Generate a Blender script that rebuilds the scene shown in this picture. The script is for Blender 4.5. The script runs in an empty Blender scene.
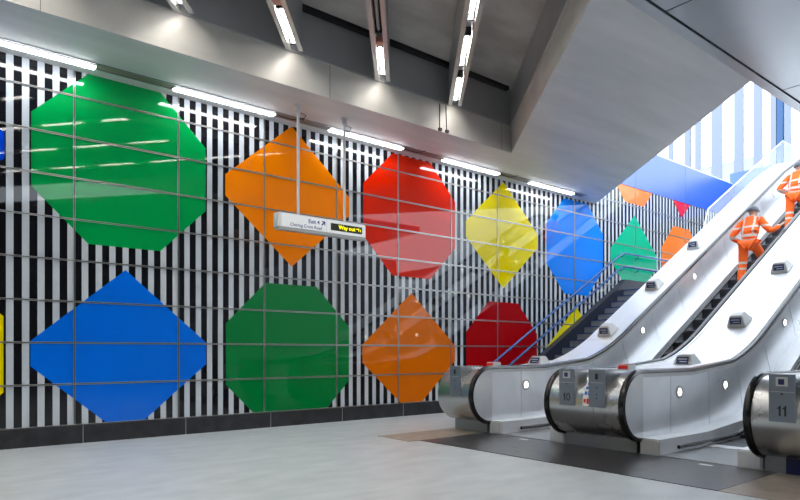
import bpy, bmesh, math, random
from mathutils import Vector, Matrix
C = bpy.context.scene.collection
PI = math.pi
random.seed(4)
# ------------------------------------------------------------------ materials
def mat(name, col, rough=.5, metal=0., coat=0., spec=.5, emit=None, es=0., alpha=1., trans=0.):
    m = bpy.data.materials.new(name); m.use_nodes = True
    b = m.node_tree.nodes['Principled BSDF']
    b.inputs['Base Color'].default_value = (*col, 1)
    b.inputs['Roughness'].default_value = rough
    b.inputs['Metallic'].default_value = metal
    b.inputs['Coat Weight'].default_value = coat
    b.inputs['Coat Roughness'].default_value = .03
    b.inputs['Specular IOR Level'].default_value = spec
    b.inputs['Alpha'].default_value = alpha
    b.inputs['Transmission Weight'].default_value = trans
    if emit:
        b.inputs['Emission Color'].default_value = (*emit, 1)
        b.inputs['Emission Strength'].default_value = es
    return m
def nd(m, t, **kw):
    n = m.node_tree.nodes.new(t)
    for k, v in kw.items():
        if k in n.inputs: n.inputs[k].default_value = v
        else: setattr(n, k, v)
    return n
def lk(m, a, b): m.node_tree.links.new(a, b)
def math_node(m, op, a, b=None):
    n = m.node_tree.nodes.new('ShaderNodeMath'); n.operation = op
    for i, v in enumerate((a, b)):
        if v is None: continue
        if isinstance(v, (int, float)): n.inputs[i].default_value = v
        else: lk(m, v, n.inputs[i])
    return n.outputs[0]
def noisy(name, c1, c2, scale=(1, 1, 1), nscale=3., rough=.5, metal=0., coat=0., bump=0., detail=6, spec=.5, lo=.35, hi=.65, rvar=0.):
    m = mat(name, c1, rough, metal, coat, spec)
    b = m.node_tree.nodes['Principled BSDF']
    tc = nd(m, 'ShaderNodeTexCoord'); mp = nd(m, 'ShaderNodeMapping'); mp.inputs['Scale'].default_value = scale
    lk(m, tc.outputs['Object'], mp.inputs['Vector'])
    n = nd(m, 'ShaderNodeTexNoise'); n.inputs['Scale'].default_value = nscale; n.inputs['Detail'].default_value = detail
    lk(m, mp.outputs[0], n.inputs['Vector'])
    r = nd(m, 'ShaderNodeValToRGB'); r.color_ramp.elements[0].position = lo; r.color_ramp.elements[1].position = hi
    r.color_ramp.elements[0].color = (*c1, 1); r.color_ramp.elements[1].color = (*c2, 1)
    lk(m, n.outputs['Fac'], r.inputs[0]); lk(m, r.outputs[0], b.inputs['Base Color'])
    if bump:
        bp = nd(m, 'ShaderNodeBump'); bp.inputs['Strength'].default_value = bump; bp.inputs['Distance'].default_value = .01
        lk(m, n.outputs['Fac'], bp.inputs['Height']); lk(m, bp.outputs[0], b.inputs['Normal'])
    if rvar:
        mr = nd(m, 'ShaderNodeMapRange'); mr.inputs['To Min'].default_value = rough - rvar; mr.inputs['To Max'].default_value = rough + rvar
        lk(m, n.outputs['Fac'], mr.inputs['Value']); lk(m, mr.outputs[0], b.inputs['Roughness'])
    return m
STR_P, STR_0 = .1704, 1.80
def stripe_material():
    m = mat('striped_enamel', (.5, .5, .5), .025, 0, 0, .5)
    b = m.node_tree.nodes['Principled BSDF']
    tc = nd(m, 'ShaderNodeTexCoord'); sx = nd(m, 'ShaderNodeSeparateXYZ'); lk(m, tc.outputs['Object'], sx.inputs[0])
    v = math_node(m, 'FRACT', math_node(m, 'DIVIDE', math_node(m, 'SUBTRACT', sx.outputs[0], STR_0 - 200 * STR_P), STR_P))
    w = math_node(m, 'GREATER_THAN', v, .53)
    mx = nd(m, 'ShaderNodeMix', data_type='RGBA'); lk(m, w, mx.inputs[0])
    mx.inputs[6].default_value = (.006, .006, .009, 1); mx.inputs[7].default_value = (.57, .62, .67, 1)
    lk(m, mx.outputs[2], b.inputs['Base Color'])
    return m
M = {}
M['stripe'] = stripe_material()
def enamel(n, c): M[n] = mat('enamel_' + n, c, .02, 0, 0, .42)
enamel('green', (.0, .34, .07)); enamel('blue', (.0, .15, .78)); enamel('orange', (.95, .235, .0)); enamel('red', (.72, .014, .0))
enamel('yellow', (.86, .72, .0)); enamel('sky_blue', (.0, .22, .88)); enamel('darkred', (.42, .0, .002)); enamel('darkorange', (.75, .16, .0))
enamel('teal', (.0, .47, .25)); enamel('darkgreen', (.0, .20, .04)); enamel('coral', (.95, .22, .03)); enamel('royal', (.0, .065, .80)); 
M['concrete'] = noisy('cast_concrete', (.50, .485, .455), (.62, .605, .575), (1, 1, 1), 1.3, .75, bump=.25, lo=.3, hi=.7)
M['soffit'] = noisy('board_marked_soffit', (.58, .59, .605), (.73, .74, .755), (.6, 3, 1), .9, .5, bump=.15, lo=.3, hi=.7, rvar=.12)
M['coffer'] = noisy('dark_coffer_concrete', (.44, .42, .395), (.62, .595, .565), (1, 2, 1), 1.2, .6, bump=.2)
M['panelmetal'] = noisy('dark_metal_sheet', (.40, .405, .42), (.50, .505, .52), (1, 1, 1), .8, .36, .25)
M['soffitmetal'] = noisy('metal_soffit_sheet', (.30, .31, .33), (.36, .37, .39), (1, 1, 1), .6, .28, .75)
M['silver'] = mat('silver_trim', (.62, .62, .61), .42, .55)
M['pole'] = mat('pale_grey_pole', (.62, .64, .65), .4)
M['joint'] = mat('steel_joint', (.55, .54, .52), .3, .85)
M['jointdark'] = mat('joint_gap', (.02, .02, .02), .8)
M['black'] = mat('black_rubber', (.012, .012, .014), .17)
M['dark'] = mat('dark_metal', (.03, .03, .034), .45, .3)
M['skirt'] = noisy('black_stone_skirting', (.016, .017, .02), (.032, .034, .038), (1, 1, 1), 6, .35)
M['steel'] = noisy('brushed_steel', (.66, .67, .68), (.72, .73, .74), (1, 1, 1), 3, .3, .75, rvar=.04)
M['newel'] = noisy('satin_newel_steel', (.50, .505, .51), (.57, .575, .58), (1, 1, 1), 3, .27, .92, rvar=.03)
M['deck'] = noisy('bright_deck_steel', (.80, .81, .83), (.86, .87, .89), (.5, 12, .5), 3, .42, .55)
M['balus'] = noisy('pale_balustrade_steel', (.80, .82, .85), (.88, .90, .93), (1, 1, 1), 2.2, .3, .65, rvar=.06)
M['box'] = mat('grey_housing', (.60, .60, .59), .4, .1)
M['plinth'] = mat('plinth_steel', (.36, .37, .39), .35, .6)
M['panel'] = mat('blue_grey_panel', (.20, .235, .285), .38, .4)
M['screen'] = mat('blue_screen', (.008, .03, .14), .3)
M['white'] = mat('white_paint', (.82, .84, .85), .35)
M['signface'] = mat('sign_face', (.80, .82, .82), .3, emit=(.9, .95, 1), es=.12)
M['signblue'] = mat('sign_blue_ink', (.01, .03, .22), .5)
M['yellowink'] = mat('yellow_letters', (.9, .8, .0), .5, emit=(1, .9, 0), es=.5)
M['blackink'] = mat('black_ink', (.01, .01, .01), .5)
M['redink'] = mat('red_ink', (.65, .02, .02), .45)
M['blueink'] = mat('safety_blue', (.01, .14, .60), .45)
M['navy'] = mat('navy_panel', (.004, .012, .10), .4)
M['tread'] = noisy('grooved_tread', (.05, .055, .065), (.10, .105, .12), (60, 1, 1), 1, .45, .6)
M['stair'] = noisy('stair_stone', (.20, .215, .24), (.28, .295, .32), (1, 1, 1), 5, .5)
M['stairdark'] = mat('stair_stringer', (.018, .022, .038), .45)
M['nosing'] = mat('blue_nosing', (.02, .06, .20), .4)
M['rail'] = mat('blue_handrail', (.02, .085, .27), .22, .25)
M['mat'] = noisy('ribbed_entrance_mat', (.028, .028, .031), (.055, .053, .055), (30, 2, 1), 2, .3, rvar=.08)
M['beige'] = noisy('beige_cover', (.28, .245, .205), (.37, .325, .28), (1, 1, 1), 5, .45)
M['plate'] = noisy('landing_plate', (.24, .25, .265), (.31, .32, .335), (30, 2, 1), 1.5, .4, .5)
M['tube'] = mat('lit_tube', (1, 1, 1), .5, emit=(1.0, .95, .87), es=46)
M['striplight'] = mat('lit_strip', (1, 1, 1), .5, emit=(.97, .98, 1.0), es=14)
M['tubeoff'] = mat('unlit_tube', (.45, .47, .48), .3)
M['lamp'] = mat('lit_round_lamp', (1, 1, 1), .5, emit=(1, .95, .82), es=5)
M['pink'] = mat('pink_box', (.55, .25, .2), .5)
M['bluepar'] = mat('blue_backed_glass', (.0, .09, .70), .10, 0, 1, .8)
M['bluepar'].node_tree.nodes['Principled BSDF'].inputs['Coat Roughness'].default_value = .28
M['bluepar'].node_tree.nodes['Principled BSDF'].inputs['Roughness'].default_value = .35
M['fin'] = mat('pale_fin', (.20, .235, .30), .5)
M['finblue'] = mat('blue_fin', (.022, .085, .22), .5)
M['build'] = mat('haze_tinted_building', (.19, .235, .30), .8)  # distance haze is put into this pale base colour
M['wallgrey'] = noisy('grey_hall_wall', (.16, .16, .17), (.22, .22, .23), (1, 1, 1), 1, .6)
M['glass'] = mat('clear_glass', (.93, .96, 1), .02, 0, 0, .4, alpha=.12)
M['skin'] = mat('skin', (.55, .32, .22), .55)
M['boot'] = mat('black_boot', (.02, .018, .016), .6)
M['helmet'] = mat('dark_grey_helmet', (.06, .07, .085), .4)
def hivis(name, bands, straps):
    m = mat(name, (.95, .10, .004), .75)
    b = m.node_tree.nodes['Principled BSDF']
    tc = nd(m, 'ShaderNodeTexCoord'); sx = nd(m, 'ShaderNodeSeparateXYZ'); lk(m, tc.outputs['Object'], sx.inputs[0])
    tot = None
    for lo, hi in bands:
        v = math_node(m, 'MULTIPLY', math_node(m, 'GREATER_THAN', sx.outputs[2], lo), math_node(m, 'LESS_THAN', sx.outputs[2], hi))
        tot = v if tot is None else math_node(m, 'MAXIMUM', tot, v)
    if straps:
        a = math_node(m, 'ABSOLUTE', sx.outputs[1])
        v = math_node(m, 'MULTIPLY', math_node(m, 'GREATER_THAN', a, .085), math_node(m, 'LESS_THAN', a, .125))
        v = math_node(m, 'MULTIPLY', v, math_node(m, 'GREATER_THAN', sx.outputs[2], 1.12))
        tot = math_node(m, 'MAXIMUM', tot, v)
    n = nd(m, 'ShaderNodeTexNoise'); n.inputs['Scale'].default_value = 9
    r = nd(m, 'ShaderNodeValToRGB'); r.color_ramp.elements[0].color = (.90, .085, .003, 1); r.color_ramp.elements[1].color = (1, .17, .01, 1)
    lk(m, tc.outputs['Object'], n.inputs['Vector']); lk(m, n.outputs['Fac'], r.inputs[0])
    mx = nd(m, 'ShaderNodeMix', data_type='RGBA'); lk(m, tot, mx.inputs[0]); lk(m, r.outputs[0], mx.inputs[6])
    mx.inputs[7].default_value = (.62, .52, .46, 1); lk(m, mx.outputs[2], b.inputs['Base Color'])
    return m
M['jacket'] = hivis('orange_hi_vis_jacket', ((1.06, 1.12), (1.26, 1.30)), True)
M['trousers'] = hivis('orange_hi_vis_trousers', ((.50, .55), (.38, .42)), False)
def floor_material():
    m = noisy('pale_stone_floor', (.41, .455, .485), (.535, .58, .61), (1, 2.2, 1), 2.2, .40, detail=12, bump=.04, lo=.3, hi=.7, rvar=.06)
    nt = m.node_tree; b = nt.nodes['Principled BSDF']
    src = b.inputs['Base Color'].links[0].from_socket
    tc = nd(m, 'ShaderNodeTexCoord'); n = nd(m, 'ShaderNodeTexNoise'); n.inputs['Scale'].default_value = 3.2; n.inputs['Detail'].default_value = 12; n.inputs['Roughness'].default_value = .75
    lk(m, tc.outputs['Object'], n.inputs['Vector'])
    r = nd(m, 'ShaderNodeValToRGB'); r.color_ramp.elements[0].position = .68; r.color_ramp.elements[1].position = .82
    r.color_ramp.elements[0].color = (0, 0, 0, 1); r.color_ramp.elements[1].color = (.5, .5, .5, 1)
    lk(m, n.outputs['Fac'], r.inputs[0])
    mx = nd(m, 'ShaderNodeMix', data_type='RGBA'); lk(m, r.outputs[0], mx.inputs[0]); lk(m, src, mx.inputs[6]); mx.inputs[7].default_value = (.25, .25, .25, 1)
    lk(m, mx.outputs[2], b.inputs['Base Color'])
    return m
M['floor'] = floor_material()
# ------------------------------------------------------------------ mesh helpers
def newobj(name, bm, m, parent=None, smooth=False):
    me = bpy.data.meshes.new(name)
    bmesh.ops.recalc_face_normals(bm, faces=bm.faces[:]); bm.to_mesh(me); bm.free()
    if smooth:
        for p in me.polygons: p.use_smooth = True
        try: me.set_sharp_from_angle(angle=math.radians(35))
        except Exception: pass
    me.materials.append(m)
    o = bpy.data.objects.new(name, me); C.objects.link(o)
    if parent: 
        o.parent = parent; o.location = -parent.location
    return o
def box(bm, a, b):
    vs = [bm.verts.new((x, y, z)) for x in (a[0], b[0]) for y in (a[1], b[1]) for z in (a[2], b[2])]
    for f in ((0, 1, 3, 2), (4, 6, 7, 5), (0, 4, 5, 1), (2, 3, 7, 6), (0, 2, 6, 4), (1, 5, 7, 3)): bm.faces.new([vs[i] for i in f])
def prism(bm, pts, ax, lo, hi):
    """extrude a polygon: ax='z' pts are (x,y); ax='y' pts are (x,z); ax='x' pts are (y,z)"""
    def P(p, t): return (p[0], p[1], t) if ax == 'z' else (p[0], t, p[1]) if ax == 'y' else (t, p[0], p[1])
    a = [bm.verts.new(P(p, lo)) for p in pts]; b = [bm.verts.new(P(p, hi)) for p in pts]
    bm.faces.new(a); bm.faces.new(b[::-1]); n = len(pts)
    for i in range(n): bm.faces.new((a[i], a[(i + 1) % n], b[(i + 1) % n], b[i]))
def sweep(bm, rings, closed=True, cap=True):
    R = [[bm.verts.new(p) for p in r] for r in rings]; n = len(R[0])
    for a, b in zip(R, R[1:]):
        for i in range(n if closed else n - 1): bm.faces.new((a[i], a[(i + 1) % n], b[(i + 1) % n], b[i]))
    if cap and closed: bm.faces.new(R[0][::-1]); bm.faces.new(R[-1])
def tube(bm, pts, r, n=10):
    pts = [Vector(p) for p in pts]; rings = []
    for i, p in enumerate(pts):
        d = (pts[min(i + 1, len(pts) - 1)] - pts[max(i - 1, 0)]).normalized()
        u = d.cross(Vector((0, 0, 1)) if abs(d.z) < .9 else Vector((0, 1, 0))).normalized(); v = d.cross(u)
        rings.append([p + r * (math.cos(2 * PI * k / n) * u + math.sin(2 * PI * k / n) * v) for k in range(n)])
    sweep(bm, rings)
def B(): return bmesh.new()
def boxo(name, a, b, m, parent=None, bev=0.):
    bm = B(); box(bm, a, b)
    if bev: bmesh.ops.bevel(bm, geom=bm.edges[:], offset=bev, segments=2, affect='EDGES', profile=.6)
    return newobj(name, bm, m, parent)
def struct(o): o['kind'] = 'structure'; return o
def tag(o, label, cat, group=None):
    o['label'] = label; o['category'] = cat
    if group: o['group'] = group
    return o
def empty(name, loc, label=None, cat=None, group=None):
    o = bpy.data.objects.new(name, None); C.objects.link(o); o.location = loc; o.empty_display_size = .1
    if label: tag(o, label, cat, group)
    return o
def text(name, s, size, m, mw, parent=None, bold=0., align='CENTER'):
    cu = bpy.data.curves.new(name, 'FONT'); cu.body = s; cu.size = size; cu.extrude = .0008; cu.offset = bold; cu.align_x = align; cu.align_y = 'CENTER'
    t = bpy.data.objects.new(name, cu); C.objects.link(t); bpy.context.view_layer.update()
    me = bpy.data.meshes.new_from_object(t.evaluated_get(bpy.context.evaluated_depsgraph_get()))
    me.transform(mw); me.materials.clear(); me.materials.append(m)
    bpy.data.objects.remove(t)
    o = bpy.data.objects.new(name, me); C.objects.link(o)
    if parent: o.parent = parent; o.location = -root_loc(parent)
    return o
def root_loc(p):
    l = Vector(p.location); q = p.parent
    while q: l += q.location; q = q.parent
    return l
# ------------------------------------------------------------------ wall with stripes
WY = 9.05; TOP = 5.61
bm = B(); box(bm, (-12, WY, -.2), (26, WY + .3, TOP)); struct(newobj('wall_back', bm, M['stripe']))
bm = B(); box(bm, (-12, WY - .035, 0), (10.4, WY - .001, .235))
struct(newobj('baseboard_back', bm, M['skirt']))
bm = B()
for k in range(-5, 7): x = 1.9 + 1.363 * k; box(bm, (x - .004, WY - .0375, 0), (x + .004, WY - .034, .235))
struct(newobj('trim_1', bm, M['joint']))
SEAM0, SP = 1.80, 1.363
bm = B(); bg = B()
for j in range(0, 11):
    z = .24 + .5405 * j
    if z > TOP: continue
    box(bg, (-12, WY - .0052, z - .006), (26, WY - .004, z + .006))
    box(bm, (-12, WY - .012, z + .004), (26, WY - .004, z + .012)); box(bm, (-12, WY - .012, z - .012), (26, WY - .004, z - .004))
for k in list(range(-8, 7)) + [8, 10, 12, 14, 16]:
    x = SEAM0 + SP * k
    box(bg, (x - .005, WY - .0064, .24), (x + .005, WY - .0042, TOP))
    box(bm, (x + .005, WY - .0125, .24), (x + .011, WY - .004, TOP)); box(bm, (x - .011, WY - .0125, .24), (x - .005, WY - .004, TOP))
struct(newobj('trim_2', bm, M['joint'])); struct(newobj('trim_3', bg, M['jointdark']))

def clip(pts, zlo, zhi):
    def cut(P, f, inter):
        out = []
        for i in range(len(P)):
            a, b = P[i], P[(i + 1) % len(P)]
            if f(a): out.append(a)
            if f(a) != f(b): out.append(inter(a, b))
        return out
    def at(z): return lambda a, b: (a[0] + (b[0] - a[0]) * (z - a[1]) / (b[1] - a[1]), z)
    pts = cut(pts, lambda p: p[1] >= zlo, at(zlo)); return cut(pts, lambda p: p[1] <= zhi, at(zhi))
def octagon(cx, cz, r=1.225): 
    return [(cx + r * math.cos(PI / 8 + i * PI / 4), cz + r * math.sin(PI / 8 + i * PI / 4)) for i in range(8)]
def hexagon(cx, cz, w=1.14, h=1.15, s=.16):
    return [(cx + w, cz - s), (cx + w, cz + s), (cx, cz + h), (cx - w, cz + s), (cx - w, cz - s), (cx, cz - h)]
shapes = [
 (octagon, 2.44, 3.77, 'green', 'large bright green octagon on the striped wall, top left, above the blue hexagon'),
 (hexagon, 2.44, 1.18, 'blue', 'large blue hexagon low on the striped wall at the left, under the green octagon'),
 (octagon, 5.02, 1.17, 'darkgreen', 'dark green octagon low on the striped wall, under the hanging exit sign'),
 (hexagon, 5.02, 3.75, 'orange', 'orange hexagon high on the striped wall behind the hanging exit sign'),
 (octagon, 7.59, 3.75, 'red', 'bright red octagon high on the striped wall right of the exit sign'),
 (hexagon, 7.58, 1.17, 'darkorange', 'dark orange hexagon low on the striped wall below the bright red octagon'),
 (hexagon, 10.17, 3.72, 'yellow', 'yellow hexagon high on the striped wall between the red and blue octagons'),
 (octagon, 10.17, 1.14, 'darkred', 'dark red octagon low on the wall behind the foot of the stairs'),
 (octagon, 12.78, 3.72, 'sky_blue', 'light blue octagon on the wall above the stair handrails'),
 (hexagon, 12.78, 1.14, 'yellow', 'small visible piece of yellow hexagon behind the stair handrails'),
 (hexagon, 15.40, 3.72, 'teal', 'blue-green hexagon on the wall at the stair landing'),
 (octagon, 15.40, 6.30, 'coral', 'pale orange half octagon cut off by the blue parapet at the wall top'),
 (octagon, 17.95, 3.72, 'coral', 'orange octagon on the wall partly hidden by the left escalator'),
 (hexagon, 17.95, 6.30, 'red', 'small red pointed piece under the blue parapet at the wall top'),
 (octagon, -.12, 1.17, 'yellow', 'sliver of yellow octagon at the left edge of the picture'),
 (hexagon, -.12, 3.75, 'royal', 'tiny blue hexagon tip at the left edge beside the green octagon'),
]
for f, cx, cz, m, lab in shapes:
    bm = B(); prism(bm, clip(f(cx, cz), .24, TOP - .001), 'y', WY - .0035, WY - .0005)
    tag(newobj('coloured_wall_panel', bm, M[m]), lab, 'wall panel', 'coloured panels on the striped wall')
# blue glass parapet on top of the striped wall
p = empty('blue_parapet', (14.2, WY, TOP), 'pale blue glossy parapet running along the top of the striped wall', 'parapet')
xs = [14.2, 15.43, 18.16, 21.38]
for a, b in zip(xs, xs[1:]): boxo('parapet_panel', (a + .004, WY - .02, TOP + .002), (b - .004, WY + .1, 6.70), M['bluepar'], p)
boxo('cap', (14.2, WY - .02, 6.701), (21.38, WY + .1, 6.73), M['white'], p)
tag(boxo('blue_parapet', (21.4, 7.12, TOP), (21.5, WY + .1, 7.09), M['bluepar']), 'deep blue solid parapet panel at the top of the stairwell, beside the escalator head', 'parapet')

# ------------------------------------------------------------------ floor, ceiling, hall shell
bm = B(); box(bm, (-12, -9, -.2), (26, WY, 0)); struct(newobj('floor', bm, M['floor']))
struct(boxo('wall_front', (-12, -9.2, 0), (21.6, -9, 6.3), M['wallgrey']))
for k in range(-8, 16): struct(boxo('trim_16', (1.363 * k - .03, -9.0, 0), (1.363 * k + .03, -8.97, 6.3), M['panelmetal']))
struct(boxo('wall_left', (-12.2, -9.2, 0), (-12, WY + .3, 6.3), M['wallgrey']))
CZ = 4.9
G = Vector((.638, .770, 0)).normalized()
gy = lambda x0, y0, y: (x0 + (y - y0) * G.x / G.y, y)
cr = (8.87, 7.70)
vd = (13.57, WY)
slab = [(-12, WY + .3), (-12, 7.70), cr, gy(*cr, 3.56), gy(*vd, 3.56), gy(*vd, WY + .3)]
bm = B(); prism(bm, slab, 'z', CZ, 6.3)
ceil = newobj('ceiling', bm, M['soffit']); struct(ceil)
ceil.data.materials.append(M['concrete'])
for f in ceil.data.polygons:
    if abs(f.normal.z) < .1: f.material_index = 1
rec_s = gy(*cr, -1.0)
bm = B(); prism(bm, [(-12, -9), (rec_s[0], -9), (rec_s[0], -1.0), (-12, -1.0)], 'z', CZ, 6.3); struct(newobj('ceiling', bm, M['soffit']))
bm = B(); box(bm, (-12, -1.0, 6.06), (9, 7.70, 6.3)); struct(newobj('ceiling', bm, M['coffer']))
# dark metal lining above the concrete edge beam (both recess sides) with a bright bottom trim
n = Vector((-G.y, G.x, 0))
def gquad(s0, s1, off0, off1):    # strip along G starting at corner cr ; s measured towards camera; off = towards recess
    o = Vector((cr[0], cr[1], 0)); d = -G
    return [tuple((o + d * a + n * b)[:2]) for a, b in ((s0, off0), (s1, off0), (s1, off1), (s0, off1))]
bm = B(); box(bm, (-12, 7.685, 5.40), (8.80, 7.701, 6.0)); struct(newobj('trim_4', bm, M['panelmetal']))
bm = B(); box(bm, (-12, 7.675, 5.385), (8.82, 7.701, 5.40))
prism(bm, gquad(0.03, 11, 0.0, .02), 'z', 5.385, 5.40); struct(newobj('trim_5', bm, M['silver']))
bm = B(); prism(bm, gquad(0.03, 11, -.001, .012), 'z', 5.40, 6.0); struct(newobj('trim_6', bm, M['panelmetal']))
bm = B(); box(bm, (-12, 7.60, 5.995), (8.7, 7.70, 6.07)); struct(newobj('trim_7', bm, M['jointdark']))
bm = B()
for x in (-2, 1.2, 4.9, 8.6): box(bm, (x - .003, 7.699, 4.9), (x + .003, 7.70 - .002, 5.385))
struct(newobj('trim_8', bm, M['jointdark']))
# metal soffit over the escalators
mx0 = gy(*cr, 3.55)[0]
pts = [gy(*cr, 3.40), (12.5, 3.40), (12.5, -9), (rec_s[0] + .01, -9), (rec_s[0] + .01, -1.0)]
bm = B(); prism(bm, pts, 'z', 4.86, 5.0); struct(newobj('ceiling', bm, M['soffitmetal']))
bm = B(); prism(bm, [gy(*cr, 3.43), (12.5, 3.43), (12.5, 3.40), gy(*cr, 3.40)], 'z', 4.885, 5.0); struct(newobj('trim_9', bm, M['jointdark']))
bm = B(); prism(bm, [gy(*cr, 3.56), (12.5, 3.56), (12.5, 3.43), gy(*cr, 3.43)], 'z', 4.855, 5.05); struct(newobj('trim_10', bm, M['soffitmetal']))
bm = B()
for x in (6.42, 9.62): box(bm, (x - .008, -8, 4.8585), (x + .008, 3.40, 4.861))
for y in (1.2, -1.1, -3.4): box(bm, (rec_s[0] + 4.8, y - .008, 4.8585), (12.5, y + .008, 4.861))
struct(newobj('trim_11', bm, M['jointdark']))

# ribs with tube lights
RX = [7.38 - 1.54 * k for k in range(0, 11)]
vis = {0: 'rightmost ceiling rib', 1: 'second ceiling rib from the right', 2: 'third ceiling rib from the right', 3: 'leftmost visible ceiling rib'}
bmR = B(); bmF = B()
def gpt(x, s, o): 
    v = Vector((x, 7.66, 0)) - G * s + n * o; return (v.x, v.y)
def gbox(bm, x, s0, s1, o0, o1, z0, z1): prism(bm, [gpt(x, s0, o0), gpt(x, s1, o0), gpt(x, s1, o1), gpt(x, s0, o1)], 'z', z0, z1)
LEN = 11.2
for k, x in enumerate(RX):
    for sgn in (-1, 1):
        a, b = sorted((sgn * .062, sgn * .105)); gbox(bmR, x, 0, LEN, a, b, 5.40, 6.06)
        a, b = sorted((sgn * .052, sgn * .115)); gbox(bmF, x, 0, LEN, a, b, 5.385, 5.40)
    gbox(bmR, x, 0, LEN, -.06, .06, 5.53, 5.56)
struct(newobj('trim_12', bmR, M['panelmetal'])); struct(newobj('trim_13', bmF, M['silver']))
for k, x in enumerate(RX):
    for q in range(9):
        s = .12 + 1.27 * q
        if s + .93 > LEN: continue
        if k > 3 and q % 2: continue
        off = (k == 1 and q == 1)
        seen = (k == 0 and q < 3) or (k == 1 and q < 2) or (k == 2 and q < 1) or (k == 3 and q < 1)
        if seen:
            which = ('nearest the concrete beam', 'second along from the beam', 'third along from the beam')[q]
            lab = ('unlit grey' if off else 'lit white') + ' tube in the ' + vis[k] + ', ' + which
        else: lab = 'tube light in a ceiling rib overhead, beyond the picture edge'
        cx, cy = gpt(x, s + .46, 0)
        e = empty('tube_light', (cx, cy, 5.5), lab, 'ceiling light', 'tube lights in the ceiling ribs')
        bm = B(); gbox(bm, x, s, s + .93, -.045, .045, 5.49, 5.53); newobj('housing', bm, M['dark'], e)
        bm = B(); tube(bm, [(*gpt(x, s + .04, 0), 5.455), (*gpt(x, s + .89, 0), 5.455)], .020, 8); newobj('tube', bm, M['tubeoff' if off else 'tube'], e)
        bm = B(); gbox(bm, x, s, s + .035, -.045, .045, 5.42, 5.49); newobj('end_clip', bm, M['dark'], e); bm = B(); gbox(bm, x, s + .895, s + .93, -.045, .045, 5.42, 5.49); newobj('end_clip', bm, M['dark'], e)
bm = B(); gbox(bm, RX[2], 1.11, 1.24, -.05, .05, 5.41, 5.528)
tag(newobj('junction_box', bm, M['pink']), 'small pinkish junction box in the third ceiling rib from the right', 'junction box')
bm = B(); gbox(bm, RX[1], 1.08, 1.19, -.05, .05, 5.41, 5.488)
tag(newobj('junction_box', bm, M['pink']), 'small pinkish junction box in the second ceiling rib, beside the unlit tube', 'junction box')

# strip lights set along the wall
bm = B(); box(bm, (-12, 8.655, 4.893), (12.6, 8.795, 4.9005)); struct(newobj('trim_14', bm, mat('brown_channel', (.22, .19, .165), .5)))
bm = B(); box(bm, (-12, 8.635, 4.885), (12.62, 8.655, 4.9)); box(bm, (-12, 8.795, 4.885), (12.62, 8.815, 4.9)); struct(newobj('trim_15', bm, M['soffitmetal']))
names = {0: 'leftmost ceiling strip light, above the green octagon', 1: 'second strip light from the left, between green and orange wall shapes',
         2: 'ceiling strip light above the exit sign and red octagon', 3: 'ceiling strip light between the red and yellow wall shapes',
         4: 'last ceiling strip light on the right, above the light blue octagon'}
for k in range(-4, 5):
    a = .43 + 2.555 * k; b = a + 1.56
    e = empty('strip_light', ((a + b) / 2, 8.725, 4.89), names.get(k, 'ceiling strip light along the wall left of the picture'), 'ceiling light', 'strip lights along the striped wall')
    boxo('housing', (a, 8.668, 4.872), (b, 8.782, 4.8925), M['white'], e)
    boxo('diffuser', (a + .012, 8.674, 4.860), (b - .012, 8.776, 4.8715), M['striplight'], e, .004)
    if k in (1, 2, 3):
        bm = B(); tube(bm, [(b + .01, 8.70, 4.88), (b + .12, 8.66, 4.85), (b + .25, 8.66, 4.845), (b + .38, 8.64, 4.87), (b + .45, 8.6, 4.898)], .007, 6)
        newobj('cable', bm, M['black'], e)
# small cables on the concrete beam
for lab, pts in (('thin conduit hanging down the concrete beam near the rightmost rib', [(7.06, 7.69, 5.36), (7.06, 7.69, 4.93)]),
                 ('second thin conduit down the beam, at the rightmost rib', [(7.20, 7.69, 5.36), (7.22, 7.69, 4.94)])):
    bm = B(); tube(bm, pts, .008, 6); box(bm, (pts[1][0] - .03, 7.66, 4.905), (pts[1][0] + .03, 7.699, 4.95)); tag(newobj('conduit', bm, M['dark']), lab, 'conduit')

# ------------------------------------------------------------------ hanging sign
sx0, sx1, sy, sz0, sz1 = 4.31, 5.87, 8.22, 3.02, 3.25
e = empty('hanging_sign', ((sx0 + sx1) / 2, sy, 3.13), 'white double sided exit sign hanging on two poles before the orange shape', 'sign')
bm = B(); box(bm, (sx0, sy - .07, sz0), (sx1, sy + .07, sz1)); bmesh.ops.bevel(bm, geom=bm.edges[:], offset=.02, segments=3, affect='EDGES'); newobj('sign_box', bm, M['white'], e, True)
boxo('sign_face', (sx0 + .05, sy - .0735, sz0 + .02), (sx1 - .012, sy - .0695, sz1 - .015), M['signface'], e)
boxo('end_cap', (sx0 - .02, sy - .055, sz0 + .01), (sx0 + .004, sy + .055, sz1 - .01), M['box'], e, .006)
bm = B(); box(bm, (sx0, sy - .06, sz0 - .02), (sx1, sy + .06, sz0 + .004)); newobj('bottom_rail', bm, M['box'], e)
W = boxo('black_panel', (5.20, sy - .0765, 3.085), (5.79, sy - .0736, 3.195), M['blackink'], e)
boxo('divider', (5.125, sy - .0745, sz0 + .02), (5.131, sy - .0736, sz1 - .015), M['box'], e)
def mw(x, y, z): return Matrix.Translation((x, y, z)) @ Matrix.Rotation(PI / 2, 4, 'X')
text('lettering', 'Way out', .088, M['yellowink'], mw(5.50, sy - .0782, 3.143), e, .0022)
bm = B()
for px, pz, w, h in ((5.725, 3.12, .014, .05), (5.70, 3.15, .05, .012), (5.758, 3.115, .012, .04)): box(bm, (px - w / 2, sy - .079, pz), (px + w / 2, sy - .0768, pz + h))
newobj('arrow', bm, M['yellowink'], e)
text('lettering', 'Exit 4', .085, M['signblue'], mw(5.0, sy - .0748, 3.168), e, .0012, 'RIGHT')
text('lettering', 'Charing Cross Road', .066, M['signblue'], mw(5.04, sy - .0748, 3.085), e, .0004, 'RIGHT')
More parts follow.
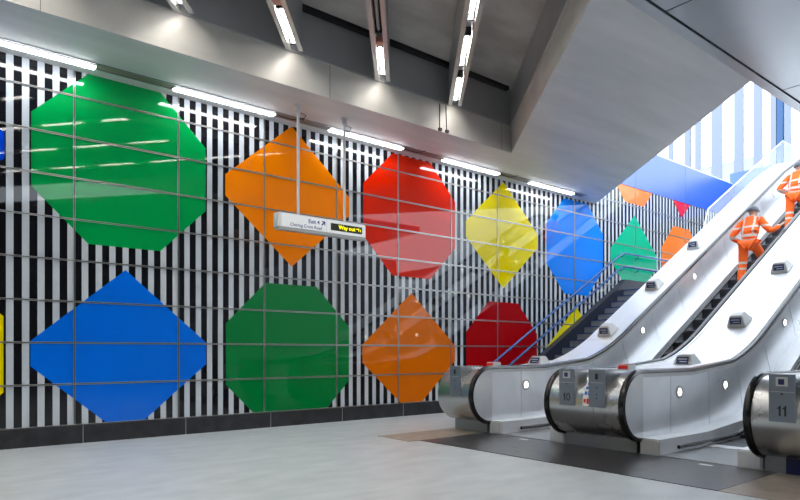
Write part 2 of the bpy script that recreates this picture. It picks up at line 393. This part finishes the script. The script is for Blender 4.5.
bm = B(); prism(bm, [(5.03, 3.145), (5.045, 3.13), (5.085, 3.17), (5.085, 3.14), (5.10, 3.14), (5.10, 3.20), (5.04, 3.20), (5.04, 3.185), (5.07, 3.185)], 'y', sy - .0758, sy - .0737); newobj('arrow', bm, M['signblue'], e)
for x in (4.67, 5.50):
    bm = B(); tube(bm, [(x, sy, sz1 - .01), (x, sy, 4.80)], .021, 12); tube(bm, [(x, sy, 4.79), (x, sy, 4.83)], .035, 12); tube(bm, [(x, sy, 4.83), (x, sy, CZ)], .028, 12)
    tube(bm, [(x, sy, 4.885), (x, sy, CZ)], .055, 12); newobj('pole', bm, M['pole'], e, True)
    bm = B(); tube(bm, [(x + .02, sy, 4.72), (x + .09, sy, 4.70), (x + .13, sy, 4.78), (x + .12, sy + .2, 4.895)], .006, 6); newobj('cable', bm, M['dark'], e)

# ------------------------------------------------------------------ escalators
T30 = math.tan(math.radians(30)); K0, K1 = 9.45, 9.45 + TOP / T30
def knee(x, k, a):
    if x <= k - a: return 0.
    if x >= k + a: return x - k
    return (x - k + a) ** 2 / (4 * a)
def rise(x): return T30 * (knee(x, K0, 1.05) - knee(x, K1, .8))
def slope(x): return (rise(x + .01) - rise(x - .01)) / .02 / T30
XE = 21.6
def xsamp(a, b):
    xs = [a]; x = a
    while x < b - 1e-6:
        st = .14 if (8.2 < x < 10.7 or K1 - 1.1 < x < K1 + 1.1) else 1.2
        x = min(b, x + st); xs.append(x)
    return xs
def path_box(bm, x0, x1, y0, y1, zlo, zhi):      # offsets may be functions of x
    f = lambda q, x: q(x) if callable(q) else q + rise(x)
    sweep(bm, [[(x, y0, f(zlo, x)), (x, y1, f(zlo, x)), (x, y1, f(zhi, x)), (x, y0, f(zhi, x))] for x in xsamp(x0, x1)])
NX, NZ, NR = 6.83, .565, .405
def newel(bm, y0, y1, r=NR):
    pr = [(NX + .02, NZ + r)] + [(NX - r * math.sin(a), NZ + r * math.cos(a)) for a in [i * PI / 28 for i in range(29)]] + [(NX + .02, NZ - r)]
    prism(bm, pr, 'y', y0, y1)
def handrail(name, y, par):
    bm = B(); w = .042; cs = [(-w, -.018), (-w * .75, .016), (-w * .3, .028), (w * .3, .028), (w * .75, .016), (w, -.018), (w * .6, -.028), (-w * .6, -.028)]
    rings = []; rr = .407
    for i in range(0, 33):                      # bottom of the newel, round the front, to the top
        a = PI * 1.0 - i * PI / 32
        c = Vector((NX - rr * math.sin(a), 0, NZ + rr * math.cos(a))); nn = Vector((-math.sin(a), 0, math.cos(a)))
        rings.append([(c.x + nn.x * h, y + v, c.z + nn.z * h) for v, h in cs])
    rings.insert(0, [(p[0] + .10, p[1], p[2] + .002) for p in rings[0]])
    for x in xsamp(NX + .05, XE - .6): rings.append([(x, y + v, rise(x) + .972 + h) for v, h in cs])
    sweep(bm, rings); h = newobj(name, bm, M['black'], par, True)
    return h
joints = [7.52, 8.56, 9.60] + [9.60 + 1.03 * i for i in range(1, 11)] + [XE - .3]
def balustrade(par, y, side, lamps):
    """inner panels at plane y facing side (+1: faces +Y lane, -1: faces -Y)"""
    a, b = sorted((y, y - side * .02))
    # rounded newel disc panel
    r = .372; pr = [(7.515, NZ + r)] + [(NX - r * math.sin(t), NZ + r * math.cos(t)) for t in [i * PI / 24 for i in range(25)]] + [(7.515, NZ - r)]
    bm = B(); prism(bm, pr, 'y', a, b); newobj('balustrade_panel', bm, M['balus'], par)
    lean = lambda x: .335 * slope(x)
    for j0, j1 in zip(joints, joints[1:]):
        bm = B(); x0, x1 = j0 + .006, j1 - .006; N = 8 if j0 < 11 else 2
        rings = []
        for i in range(N + 1):
            xb = x0 + (x1 - x0) * i / N; xt = xb - lean(xb)
            rings.append([(xb, a, rise(xb) + .175), (xb, b, rise(xb) + .175), (xt, b, rise(xt) + .937), (xt, a, rise(xt) + .937)])
        sweep(bm, rings); newobj('balustrade_panel', bm, M['balus'], par)
    c0, c1 = sorted((y - side * .0185, y - side * .0125))
    bm = B(); path_box(bm, 9.3, XE - .4, c0, c1, .2, .93); newobj('panel_backing', bm, M['jointdark'], par)
    for x in lamps:
        c = Vector((x, y + side * .004, rise(x) + .69)); bm = B()
        for r0, r1, h in ((.0, .078, .008),):
            vs = [[(c.x + rr * math.cos(t), c.y - side * (-hh), c.z + rr * math.sin(t)) for t in [i * PI / 12 for i in range(24)]] for rr, hh in ((.085, -.006), (.082, .008), (.05, .010), (.045, .003))]
            sweep(bm, vs, cap=False)
        l = newobj('lamp_ring', bm, M['box'], par, True)
        bm = B(); sweep(bm, [[(c.x + .044 * math.cos(t), c.y + side * hh, c.z + .044 * math.sin(t)) for t in [i * PI / 10 for i in range(20)]] for hh in (-.003, .008)])
        q = newobj('lamp_lens', bm, M['lamp'], None); q.parent = l; q.location = (0, 0, 0)
def info_box(par, x, y, w=.30):
    z = rise(x); t = math.atan(slope(x) * T30); bm = B()
    R = Matrix.Translation((x, y, z + .962)) @ Matrix.Rotation(-t, 4, 'Y')
    # trapezoid housing, sloping front towards the landing (-X), narrower at the top
    b0 = [(-.13, -w / 2, 0), (.20, -w / 2, 0), (.20, w / 2, 0), (-.13, w / 2, 0)]; b1 = [(-.05, -w * .32, .17), (.10, -w * .32, .17), (.10, w * .32, .17), (-.05, w * .32, .17)]
    sweep(bm, [b0, b1]); bmesh.ops.bevel(bm, geom=bm.edges[:], offset=.010, segments=2, affect='EDGES'); bm.transform(R)
    o = newobj('information_box', bm, M['box'], par)
    def face(u, v): # u across, v up 0..1 on the front slope
        return Vector((-.13 + .08 * v, u, .17 * v)) + Vector((-.17, 0, .08)).normalized() * .004
    def patch(nm, u0, u1, v0, v1, m, e=.0):
        bm = B(); nv = Vector((-.17, 0, .08)).normalized()
        q = [face(u0, v0), face(u1, v0), face(u1, v1), face(u0, v1)]
        sweep(bm, [[p + nv * e for p in q], [p + nv * (e + .004) for p in q]]); bm.transform(R)
        s = newobj(nm, bm, m); s.parent = o; s.location = (0, 0, 0)
    patch('screen', -w * .29, w * .29, .28, .84, M['screen'])
    patch('screen_text', -w * .22, w * .22, .62, .68, M['white'], .0042); patch('screen_text', -w * .22, w * .12, .42, .47, M['white'], .0042)
def control_panel(par, ya, yb, num=None):
    fx = NX - NR - .008
    bm = B(); prism(bm, [(fx + .003, .56), (fx + .003, .992), (NX + .06, .992), (NX + .06, .9), (NX - .1, .6)], 'y', ya, yb); newobj('panel_casing', bm, M['newel'], par)
    bm = B(); box(bm, (fx - .002, ya, .545), (fx + .0028, yb, .99))
    o = newobj('control_panel', bm, M['panel'], par)
    yc = (ya + yb) / 2
    def sub(nm, a, b, m):
        s = boxo(nm, a, b, m, None); s.parent = o; s.location = (0, 0, 0); return s
    if num:
        sub('display_frame', (fx - .010, yc - .05, .88), (fx + .002, yc + .05, .965), M['box']); sub('display', (fx - .012, yc - .022, .895), (fx - .0101, yc + .03, .948), M['navy'])
        sub('key_switch', (fx - .008, yc - .008, .80), (fx + .002, yc + .008, .816), M['blackink'])
        mwx = Matrix.Translation((fx - .003, yc, .65)) @ Matrix.Rotation(-PI / 2, 4, 'Z') @ Matrix.Rotation(PI / 2, 4, 'X')
        bm = B(); H = .098; ws = {'1': .046, '0': .066}; u = -sum(ws[c] for c in num) / 2
        for c in num:
            if c == '1':
                prism(bm, [(u + .020, 0), (u + .036, 0), (u + .036, H), (u + .026, H), (u + .018, H - .016), (u + .005, H - .022), (u + .005, H - .033), (u + .020, H - .030)], 'z', 0, .0015)
            else:
                K = 24; P = lambda rx, rz, z: [(u + .033 + rx * math.cos(2 * PI * i / K), H / 2 + rz * math.sin(2 * PI * i / K), z) for i in range(K)]
                sweep(bm, [P(.028, H / 2, 0), P(.028, H / 2, .0015), P(.014, H / 2 - .012, .0015), P(.014, H / 2 - .012, 0), P(.028, H / 2, 0)], cap=False)
            u += ws[c]
        bm.transform(Matrix.Translation((0, 0, -.045)) @ mwx if False else mwx @ Matrix.Translation((0, -H / 2, 0))); t = newobj('number', bm, M['blackink']); t.parent = o; t.location = (0, 0, 0)
        sub('panel_edge', (fx - .004, ya + .012, .825), (fx + .001, yb - .012, .829), M['box'])
    else:
        sub('display_frame', (fx - .009, yc - .035, .86), (fx + .002, yc + .035, .965), M['panel']); sub('display', (fx - .012, yc - .018, .875), (fx - .0091, yc + .018, .945), M['blackink'])
        sub('panel_edge', (fx - .004, ya + .03, .835), (fx + .001, yb - .03, .839), M['box'])
        for z in (.77, .69, .645): sub('key_switch', (fx - .008, yc - .008, z), (fx + .002, yc + .008, z + .016), M['signblue'])
def escalator(lab, yhL, yhR, youtL, youtR, lampsL, boxesL, boxesR, num, stopy):
    """yhL > yhR : handrail lines; youtL / youtR outer deck edges"""
    e = empty('escalator', (NX, (yhL + yhR) / 2, 0), lab, 'escalator', 'escalators')
    low = lambda x: max(0., rise(x) - 1.15)
    for yh, yo, sd in ((yhL, youtL, -1), (yhR, youtR, 1)):
        a, b = sorted((yh - sd * .025, yo))
        bm = B(); path_box(bm, NX, XE, a, b, low, .936); newobj('side_cladding', bm, M['steel'], e)
        bm = B(); path_box(bm, NX, XE, a - (.02 if sd > 0 else 0), b + (.02 if sd < 0 else 0) if False else b, .9365, .957)
        newobj('deck', bm, M['deck'], e)
        # raised kerbs on the deck beside the handrail
        ins = (yh - sd * .06, yh - sd * .085); bm = B(); path_box(bm, NX, XE, min(ins), max(ins), .957, .975); newobj('deck_kerb', bm, M['steel'], e)
        for xj in (10.25, 13.0, 15.8, 18.4): bm = B(); path_box(bm, xj - .006, xj + .006, a + .06, b - .001, .957, .9585); newobj('deck_joint', bm, M['box'], e)
        bm = B(); newel(bm, a + .001, b); newobj('newel_end', bm, M['newel'], e, True)
        bm = B(); newel(bm, yh - .026, yh + .026, .378); newobj('handrail_guide', bm, M['steel'], e, True)
        bm = B(); path_box(bm, NX + .02, XE, yh - .026, yh + .026, .90, .944); newobj('handrail_track', bm, M['silver'], e)
        handrail('handrail', yh, e)
        bm = B(); box(bm, (6.79, a, 0), (6.99, b, .165)); newobj('plinth', bm, M['plinth'], e)
        # skirting inside the lane
        si = yh + sd * .25; s0, s1 = sorted((yh + sd * .008, si))
        bm = B(); path_box(bm, 6.80, XE, s0, s1, lambda x: max(0, rise(x) - .6), .19)
        bmesh.ops.bevel(bm, geom=[ed for ed in bm.edges if all(abs(v.co.x - 6.80) < 1e-4 for v in ed.verts)], offset=.018, segments=2, affect='EDGES')
        newobj('skirting', bm, M['deck'], e)
        bm = B(); br = si + sd * .02
        tube(bm, [(x, si + sd * .016, rise(x) + .07) for x in xsamp(7.22, XE - 1)], .024, 8); newobj('skirt_brush', bm, M['black'], e)
        balustrade(e, yh + sd * .012, sd, lampsL if sd < 0 else lampsR_all)
    for x, y in boxesL + boxesR: info_box(e, x, y)
    control_panel(e, yhL + .20, yhL + .425); control_panel(e, yhR - .425, yhR - .20, num)
    # emergency stop box
    xs, ys = 7.05, stopy
    bm = B(); box(bm, (xs - .05, ys - .075, .957), (xs + .12, ys + .075, 1.045)); bmesh.ops.bevel(bm, geom=bm.edges[:], offset=.008, segments=2, affect='EDGES'); s = newobj('stop_button_box', bm, M['white'], e)
    q = boxo('stop_button_plate', (xs - .056, ys - .064, .985), (xs - .0505, ys + .064, 1.036), M['redink']); q.parent = s
    q = boxo('stop_button_plate', (xs - .03, ys - .06, 1.0455), (xs + .1, ys + .06, 1.05), M['redink']); q.parent = s
    # lane: plates, comb, steps
    l0, l1 = yhR + .252, yhL - .252
    boxo('landing_plate', (6.80, l0, .001), (8.05, l1, .012), M['plate'], e); boxo('comb_plate', (7.9, l0, .0125), (8.12, l1, .022), M['deck'], e)
    bm = B(); path_box(bm, 8.0, XE, l0, l1, lambda x: max(0, rise(x) - 1.15), lambda x: max(.0005, rise(x) - .45)); newobj('truss', bm, M['dark'], e)
    x = 8.12
    while x < K1 + .6:
        zt = rise(x + .12) + .02
        bm = B(); prism(bm, [(x + .02, zt), (x + .4, zt), (x + .4, max(.001, zt - .30)), (x + .05, max(.001, zt - .30)), (x, zt - .012)], 'y', l0 + .004, l1 - .004)
        m_ = newobj('step', bm, M['tread'], e)
        x += .4
    boxo('landing_plate', (x, l0, TOP - .02), (XE, l1, TOP + .02), M['plate'], e)
    return e
L0 = [7.63, 9.05, 11.05, 13.1, 15.2, 17.3, 19.0]
lampsR_all = [7.73, 9.05, 11.15, 13.2, 15.3, 17.4]
EA = escalator('left escalator beside the stairs, carrying the two workers, numbered 10 on its right newel', 6.34, 4.99, 7.04, 4.312, L0,
          [(8.42, 6.72), (10.48, 6.72), (12.17, 6.72), (13.95, 6.72)], [], '10', 6.50)
EB = escalator('right escalator nearest the camera, numbered 11 on its right newel', 3.94, 2.59, 4.308, 1.55, [7.73, 9.02, 11.16, 13.2, 15.3, 17.4],
          [(8.90, 4.42), (10.66, 4.42), (12.42, 4.42), (14.2, 4.42)], [], '11', 4.27)
# safety sticker on the newel between the panels
def newel_patch(nm, y0, y1, a0, a1, m, par, e=.003):
    bm = B(); rings = []
    for i in range(9):
        a = a0 + (a1 - a0) * i / 8; p = lambda r, y: (NX - r * math.sin(a), y, NZ + r * math.cos(a))
        rings.append([p(NR + e - .002, y0), p(NR + e - .002, y1), p(NR + e, y1), p(NR + e, y0)])
    sweep(bm, rings); return newobj(nm, bm, m, par)
stk = newel_patch('safety_sticker', 4.322, 4.455, math.radians(35), math.radians(91), M['white'], EA, .0025)
def sp(y0, y1, a0, a1, m): 
    q = newel_patch('pictogram', y0, y1, math.radians(a0), math.radians(a1), m, None, .0045); q.parent = stk
for a in (39, 48, 57, 66.5): sp(4.405, 4.44, a + .5, a + 6.2, M['blueink']); sp(4.33, 4.395, a, a + 7, M['blueink'])
sp(4.33, 4.40, 79, 88, M['redink']); sp(4.412, 4.442, 80, 86, M['redink'])
boxo('navy_base_panel', (6.776, 1.56, .005), (6.789, 2.37, .16), M['navy'], EB)
# glass screen along the left escalator's outer edge
bm = B(); gz = lambda x: rise(min(x, K1 - .5)) + 1.33
g = [(14.95, rise(14.95) + .958), (15.2, 4.65), (19.8, 7.27), (21.6, 7.27), (21.6, rise(21.6) + .958), (K1, rise(K1) + .958)]
prism(bm, g, 'y', 7.0, 7.012); gl = newobj('glass_screen', bm, M['glass'], EA)
bm = B(); tube(bm, [(14.95, 7.006, rise(14.95) + .96), (15.2, 7.006, 4.65), (19.8, 7.006, 7.27), (21.6, 7.006, 7.27)], .014, 6); newobj('glass_edge_trim', bm, M['white'], EA)

# ------------------------------------------------------------------ floor mat, covers, labels
tag(boxo('entrance_mat', (5.50, 2.45, .0005), (6.785, 6.39, .006), M['mat']), 'dark ribbed mat on the floor in front of the escalators', 'mat')
tag(boxo('floor_cover', (5.32, 6.395, .0005), (6.785, 7.10, .005), M['beige']), 'beige floor strip left of the dark mat by the left newel', 'floor cover')
tag(boxo('floor_cover', (5.50, 1.3, .0005), (6.785, 2.445, .005), M['beige']), 'beige floor strip at the right end of the dark mat', 'floor cover')
tag(boxo('floor_label', (6.62, 3.02, .0065), (6.68, 3.16, .0075), M['white']), 'small white label on the floor before the right escalator', 'floor label')
tag(boxo('floor_label', (6.62, 5.48, .0065), (6.68, 5.62, .0075), M['white']), 'small white label on the floor before the left escalator', 'floor label')

# ------------------------------------------------------------------ staircase beside the wall
e = empty('staircase', (10.1, 8, 0), 'dark stone staircase climbing along the striped wall behind the left escalator', 'staircase')
r_, t_ = 2.8 / 17, .287; X0 = 10.0
for i in range(17):
    z = r_ * (i + 1); x = X0 + i * t_
    x2 = x + t_ if i < 16 else 19.6
    bm = B(); box(bm, (x, 7.08, max(0, z - r_ - .12)), (x2, 8.88, z)); s = newobj('step', bm, M['stair'], e)
    q = boxo('nosing', (x - .010, 7.08, z - .022), (x + .05, 8.88, z + .004), M['nosing']); q.parent = s; q.location = (0, 0, 0)
XL = X0 + 16 * t_
bm = B(); so = r_ / t_
prism(bm, [(X0 - .35, 0), (X0 - .35, .12), (X0 - .1, .30), (XL - .1, .30 + so * (XL - X0) ), (XL + .1, 3.08), (19.6, 3.08), (19.6, 2.6), (XL, 2.5), (X0 + .5, 0)], 'y', 8.88, WY - .013); newobj('stringer', bm, M['stairdark'], e)
bm = B(); prism(bm, [(X0 + .6, .0), (XL + .2, 2.5), (19.6, 2.5), (19.6, 2.4), (XL + .3, 2.4), (X0 + .8, 0)], 'y', 7.1, 8.87); newobj('underside', bm, M['stairdark'], e)
for h in (.97, .62):
    zx = lambda x: so * (x - X0) + r_ + h if x < XL else 2.8 + h
    bm = B(); tube(bm, [(X0 - .55, 8.93, zx(X0) - .33), (X0 - .3, 8.93, zx(X0 - .3)), (XL - .02, 8.93, zx(XL - .05)), (XL + .12, 8.93, 2.8 + h), (19.6, 8.93, 2.8 + h)], .024, 8)
    hr = newobj('handrail', bm, M['rail'], e, True)
    bm = B()
    for x in [X0 + .3 + 1.1 * i for i in range(5)] + [XL + .8, XL + 2.2, XL + 3.6]:
        z = zx(x) if x < XL else 2.8 + h
        tube(bm, [(x, 8.93, z - .02), (x, 8.93, z - .06), (x, WY - .012, z - .09)], .009, 6)
    q = newobj('handrail_bracket', bm, M['rail']); q.parent = hr; q.location = (0, 0, 0)

# ------------------------------------------------------------------ upper level, facade, buildings
struct(boxo('floor', (20.2, 7.06, 5.3), (36, WY, TOP - .01), M['wallgrey'])); struct(boxo('floor', (21.62, -9, 5.3), (36, 7.05, TOP - .01), M['wallgrey'])); struct(boxo('floor', (26.1, WY + .31, 5.3), (36, 24, TOP - .01), M['wallgrey']))
wx = 34.0
w = empty('window_1', (wx, 12, TOP)); struct(w)
fy = [17.79, 16.82, 16.26, 15.25, 14.13, 13.21, 12.47, 11.84]
wd = [.2, .3, .26, .5, .42, .36, .26, .26]
ys = [(y, d) for y, d in zip(fy, wd)] + [(10.9 - i * .95, .3) for i in range(14)] + [(18.9 + i, .3) for i in range(5)]
for i, (y, d) in enumerate(ys): boxo('mullion', (wx, y - d / 2, TOP), (wx + .25, y + d / 2, 21), M['fin'], w)
boxo('mullion', (wx - .02, 12.03, TOP), (wx + .3, 12.30, 21), M['finblue'], w)
boxo('glass', (wx + .1, -3, TOP), (wx + .115, 24, 21), M['glass'], w)
bl = [(58, 21, 33, 18.2, 'pale hazy building beyond the glazing, at the left'), (62, 19.9, 13.2, 21.2, 'pale hazy building beyond the glazing, in the middle'), (60, 2, 12.4, 19.6, 'pale hazy building beyond the glazing, at the right'),]
for x, a, b, h, lab in bl:
    q = empty('building', (x, (a + b) / 2, 0), lab, 'building', 'buildings beyond the glazing')
    a, b = sorted((a, b)); boxo('wall', (x, a, 0), (x + 6, b, h), M['build'], q)
    y = a + .6
    bm = B()
    while y < b - 1:
        for z in (h - 2.4, h - 5.4): box(bm, (x - .03, y, z), (x - .001, y + .8, z + 1.4))
        y += 1.7
    newobj('window', bm, M['fin'], q); boxo('roof', (x - .2, a - .2, h + .001), (x + 6.2, b + .2, h + .3), M['white'], q)

# ------------------------------------------------------------------ two workers on the left escalator
def skin(verts, edges, radii, root=0, sub=2):
    me = bpy.data.meshes.new('tmp'); me.from_pydata(verts, edges, []); o = bpy.data.objects.new('tmp', me); C.objects.link(o)
    sm = o.modifiers.new('s', 'SKIN'); ss = o.modifiers.new('u', 'SUBSURF'); ss.levels = ss.render_levels = sub
    sv = me.skin_vertices[0].data
    for i, r in enumerate(radii): sv[i].radius = r if isinstance(r, tuple) else (r, r); sv[i].use_root = (i == root)
    bpy.context.view_layer.update()
    out = bpy.data.meshes.new_from_object(o.evaluated_get(bpy.context.evaluated_depsgraph_get()))
    bpy.data.objects.remove(o); return out
def ellipsoid(bm, c, s, seg=16):
    r = bmesh.ops.create_uvsphere(bm, u_segments=seg, v_segments=seg // 2 + 2, radius=1)
    bmesh.ops.transform(bm, matrix=Matrix.Translation(c) @ Matrix.Diagonal((*s, 1)), verts=r['verts'])
def link_mesh(name, me, m, par):
    me.materials.clear(); me.materials.append(m)
    for p in me.polygons: p.use_smooth = True
    o = bpy.data.objects.new(name, me); C.objects.link(o); o.parent = par; return o
def worker(loc, label, rhand, relbow, lhand, lelbow, lean=0.):
    root = empty('person', loc, label, 'person', 'workers on the escalator')
    ft = lambda x, z: (x, z)
    hipz = .92
    P = dict(pel=(.06, 0, .97), wai=(.09 + lean * .3, 0, 1.10), che=(.14 + lean * .7, 0, 1.30), nek0=(.19 + lean, 0, 1.43), nek=(.22 + lean, 0, 1.50), hd=(.25 + lean, 0, 1.60),
             lh=(.04, .095, .90), lk=(.06, .12, .50), la=(-.06, .12, .09), lt=(.09, .13, .04), rh=(.06, -.095, .90), rk=(.40, -.12, .70), ra=(.36, -.11, .32), rt=(.50, -.12, .27),
             ls=(.17 + lean, .19, 1.40), le=lelbow, lw=lhand, rs=(.17 + lean, -.19, 1.40), re=relbow, rw=rhand)
    def build(spec, sub=2):
        names = list(spec['r']); idx = {k: i for i, k in enumerate(names)}
        return skin([P[k] for k in names], [(idx[a], idx[b]) for a, b in spec['e']], [spec['r'][k] for k in names], 0, sub)
    # hands: palm and fingers
    for s, wk, ek in (('l', 'lw', 'le'), ('r', 'rw', 're')):
        w = Vector(P[wk]); d = (w - Vector(P[ek])).normalized()
        sd = Vector((d.y, -d.x, 0)).normalized(); dn = Vector((0, 0, -1))
        P[s + 'p'] = tuple(w + d * .06)
        for f, (o, ln) in enumerate(((-.03, .075), (-.01, .085), (.012, .08), (.032, .06))):
            a = w + d * .10 + sd * o; b = a + d * ln * .45 + dn * .006; c = b + d * ln * .25 + dn * ln * .35
            P[f'{s}f{f}a'], P[f'{s}f{f}b'], P[f'{s}f{f}c'] = tuple(a), tuple(b), tuple(c)
        a = w + d * .04 - sd * .04 + dn * .005; b = a + d * .035 - sd * .022 + dn * .02
        P[s + 'ta'], P[s + 'tb'] = tuple(a), tuple(b)
    r = {'pel': (.13, .11), 'wai': (.12, .095), 'che': (.145, .11), 'nek0': .08, 'nek': .055, 'hd': .07,
         'lh': .085, 'lk': .058, 'la': .042, 'lt': .035, 'rh': .085, 'rk': .058, 'ra': .042, 'rt': .035, 'ls': .055, 'le': .042, 'lw': .028, 'rs': .055, 're': .042, 'rw': .028}
    ed = [('pel', 'wai'), ('wai', 'che'), ('che', 'nek0'), ('nek0', 'nek'), ('nek', 'hd'), ('pel', 'lh'), ('lh', 'lk'), ('lk', 'la'), ('la', 'lt'), ('pel', 'rh'), ('rh', 'rk'), ('rk', 'ra'), ('ra', 'rt'),
          ('nek0', 'ls'), ('ls', 'le'), ('le', 'lw'), ('nek0', 'rs'), ('rs', 're'), ('re', 'rw')]
    for s in 'lr':
        r[s + 'p'] = (.036, .020); ed.append((s + 'w', s + 'p'))
        for f in range(4):
            for q, rr in (('a', .0105), ('b', .0095), ('c', .008)): r[f'{s}f{f}{q}'] = rr
            ed += [(s + 'p', f'{s}f{f}a'), (f'{s}f{f}a', f'{s}f{f}b'), (f'{s}f{f}b', f'{s}f{f}c')]
        r[s + 'ta'] = .013; r[s + 'tb'] = .010; ed += [(s + 'p', s + 'ta'), (s + 'ta', s + 'tb')]
    me = build({'r': r, 'e': ed})
    bm = B(); bm.from_mesh(me); h = Vector(P['hd']) + Vector((.01, 0, .02))
    ellipsoid(bm, h, (.098, .076, .118), 20); ellipsoid(bm, h + Vector((.055, 0, -.06)), (.045, .05, .045), 12)
    ellipsoid(bm, h + Vector((.103, 0, -.01)), (.018, .013, .025), 8)
    for y in (-.076, .076): ellipsoid(bm, h + Vector((0, y, -.01)), (.022, .010, .034), 8)
    bm.to_mesh(me); bm.free(); link_mesh('body', me, M['skin'], root)
    for y in (-.032, .032):
        bm = B(); ellipsoid(bm, h + Vector((.088, y, .012)), (.012, .014, .010), 8); newobj('eye', bm, M['white']).parent = root
    bm = B(); ellipsoid(bm, h + Vector((.092, 0, -.065)), (.012, .024, .007), 8); newobj('mouth', bm, M['redink']).parent = root
    # clothing
    jr = {'che': (.185, .15), 'wai': (.165, .135), 'pel': (.175, .145), 'nek0': (.11, .10), 'ls': .085, 'le': .070, 'lw': .048, 'rs': .085, 're': .070, 'rw': .048}
    link_mesh('jacket', build({'r': jr, 'e': [('che', 'wai'), ('wai', 'pel'), ('che', 'nek0'), ('nek0', 'ls'), ('ls', 'le'), ('le', 'lw'), ('nek0', 'rs'), ('rs', 're'), ('re', 'rw')]}), M['jacket'], root)
    tr = {'pel': (.155, .135), 'lh': .115, 'lk': .092, 'la': .075, 'rh': .115, 'rk': .092, 'ra': .075}
    link_mesh('trousers', build({'r': tr, 'e': [('pel', 'lh'), ('lh', 'lk'), ('lk', 'la'), ('pel', 'rh'), ('rh', 'rk'), ('rk', 'ra')]}), M['trousers'], root)
    for a, t, z0 in (('la', 'lt', 0), ('ra', 'rt', .231)):
        bm = B(); A = Vector(P[a]); ellipsoid(bm, (A.x + .05, A.y, z0 + .045), (.14, .052, .042), 16); ellipsoid(bm, (A.x, A.y, z0 + .09), (.055, .05, .07), 14)
        o = newobj('boot', bm, M['boot'], None, True); o.parent = root
    bm = B(); ellipsoid(bm, h + Vector((-.005, 0, .035)), (.128, .105, .108), 24)
    for v in bm.verts:
        if v.co.z < h.z + .015: v.co.z = h.z + .015
    bmesh.ops.remove_doubles(bm, verts=bm.verts[:], dist=1e-5)
    sweep(bm, [[(h.x + .01 + a_ * math.cos(t), b_ * math.sin(t), h.z + z) for t in [i * PI / 12 for i in range(24)]] for a_, b_, z in ((.10, .09, .012), (.150, .118, .010), (.150, .118, .022), (.10, .09, .03))])
    o = newobj('hard_hat', bm, M['helmet'], None, True); o.parent = root
    return root
def stepz(i): return rise(8.12 + .4 * i + .12) + .02
i = 14; worker((8.12 + .4 * i + .16, 5.58, stepz(i)), 'lower of two workers on the left escalator, orange hi-vis, reaching to the right handrail',
       (.30, -.52, 1.27), (.18, -.38, 1.14), (.34, .24, 1.0), (.06, .36, 1.10), .02)
i = 20; worker((8.12 + .4 * i + .16, 5.52, stepz(i)), 'upper of two workers on the left escalator, orange hi-vis, at the right edge',
       (.38, -.44, 1.22), (.16, -.36, 1.08), (.36, .22, 1.08), (.05, .36, 1.12), .05)

# ------------------------------------------------------------------ world, camera, view
w = bpy.data.worlds.new('World'); bpy.context.scene.world = w; w.use_nodes = True
bg = w.node_tree.nodes['Background']; bg.inputs['Color'].default_value = (.82, .91, 1, 1); bg.inputs['Strength'].default_value = 1.85
cam = bpy.data.cameras.new('camera'); co = bpy.data.objects.new('camera', cam); C.objects.link(co)
PHI = 51.1
co.location = (0, 0, 1.2); co.rotation_euler = (PI / 2, 0, math.radians(PHI - 90)); cam.sensor_width = 36; cam.lens = 36 * 622 / 800; cam.shift_y = .1275
bpy.context.scene.camera = co
s = bpy.context.scene
s.view_settings.view_transform = 'Standard'; s.view_settings.look = 'None'; s.view_settings.gamma = 1; s.view_settings.exposure = 1.03; s.view_settings.use_curve_mapping = False
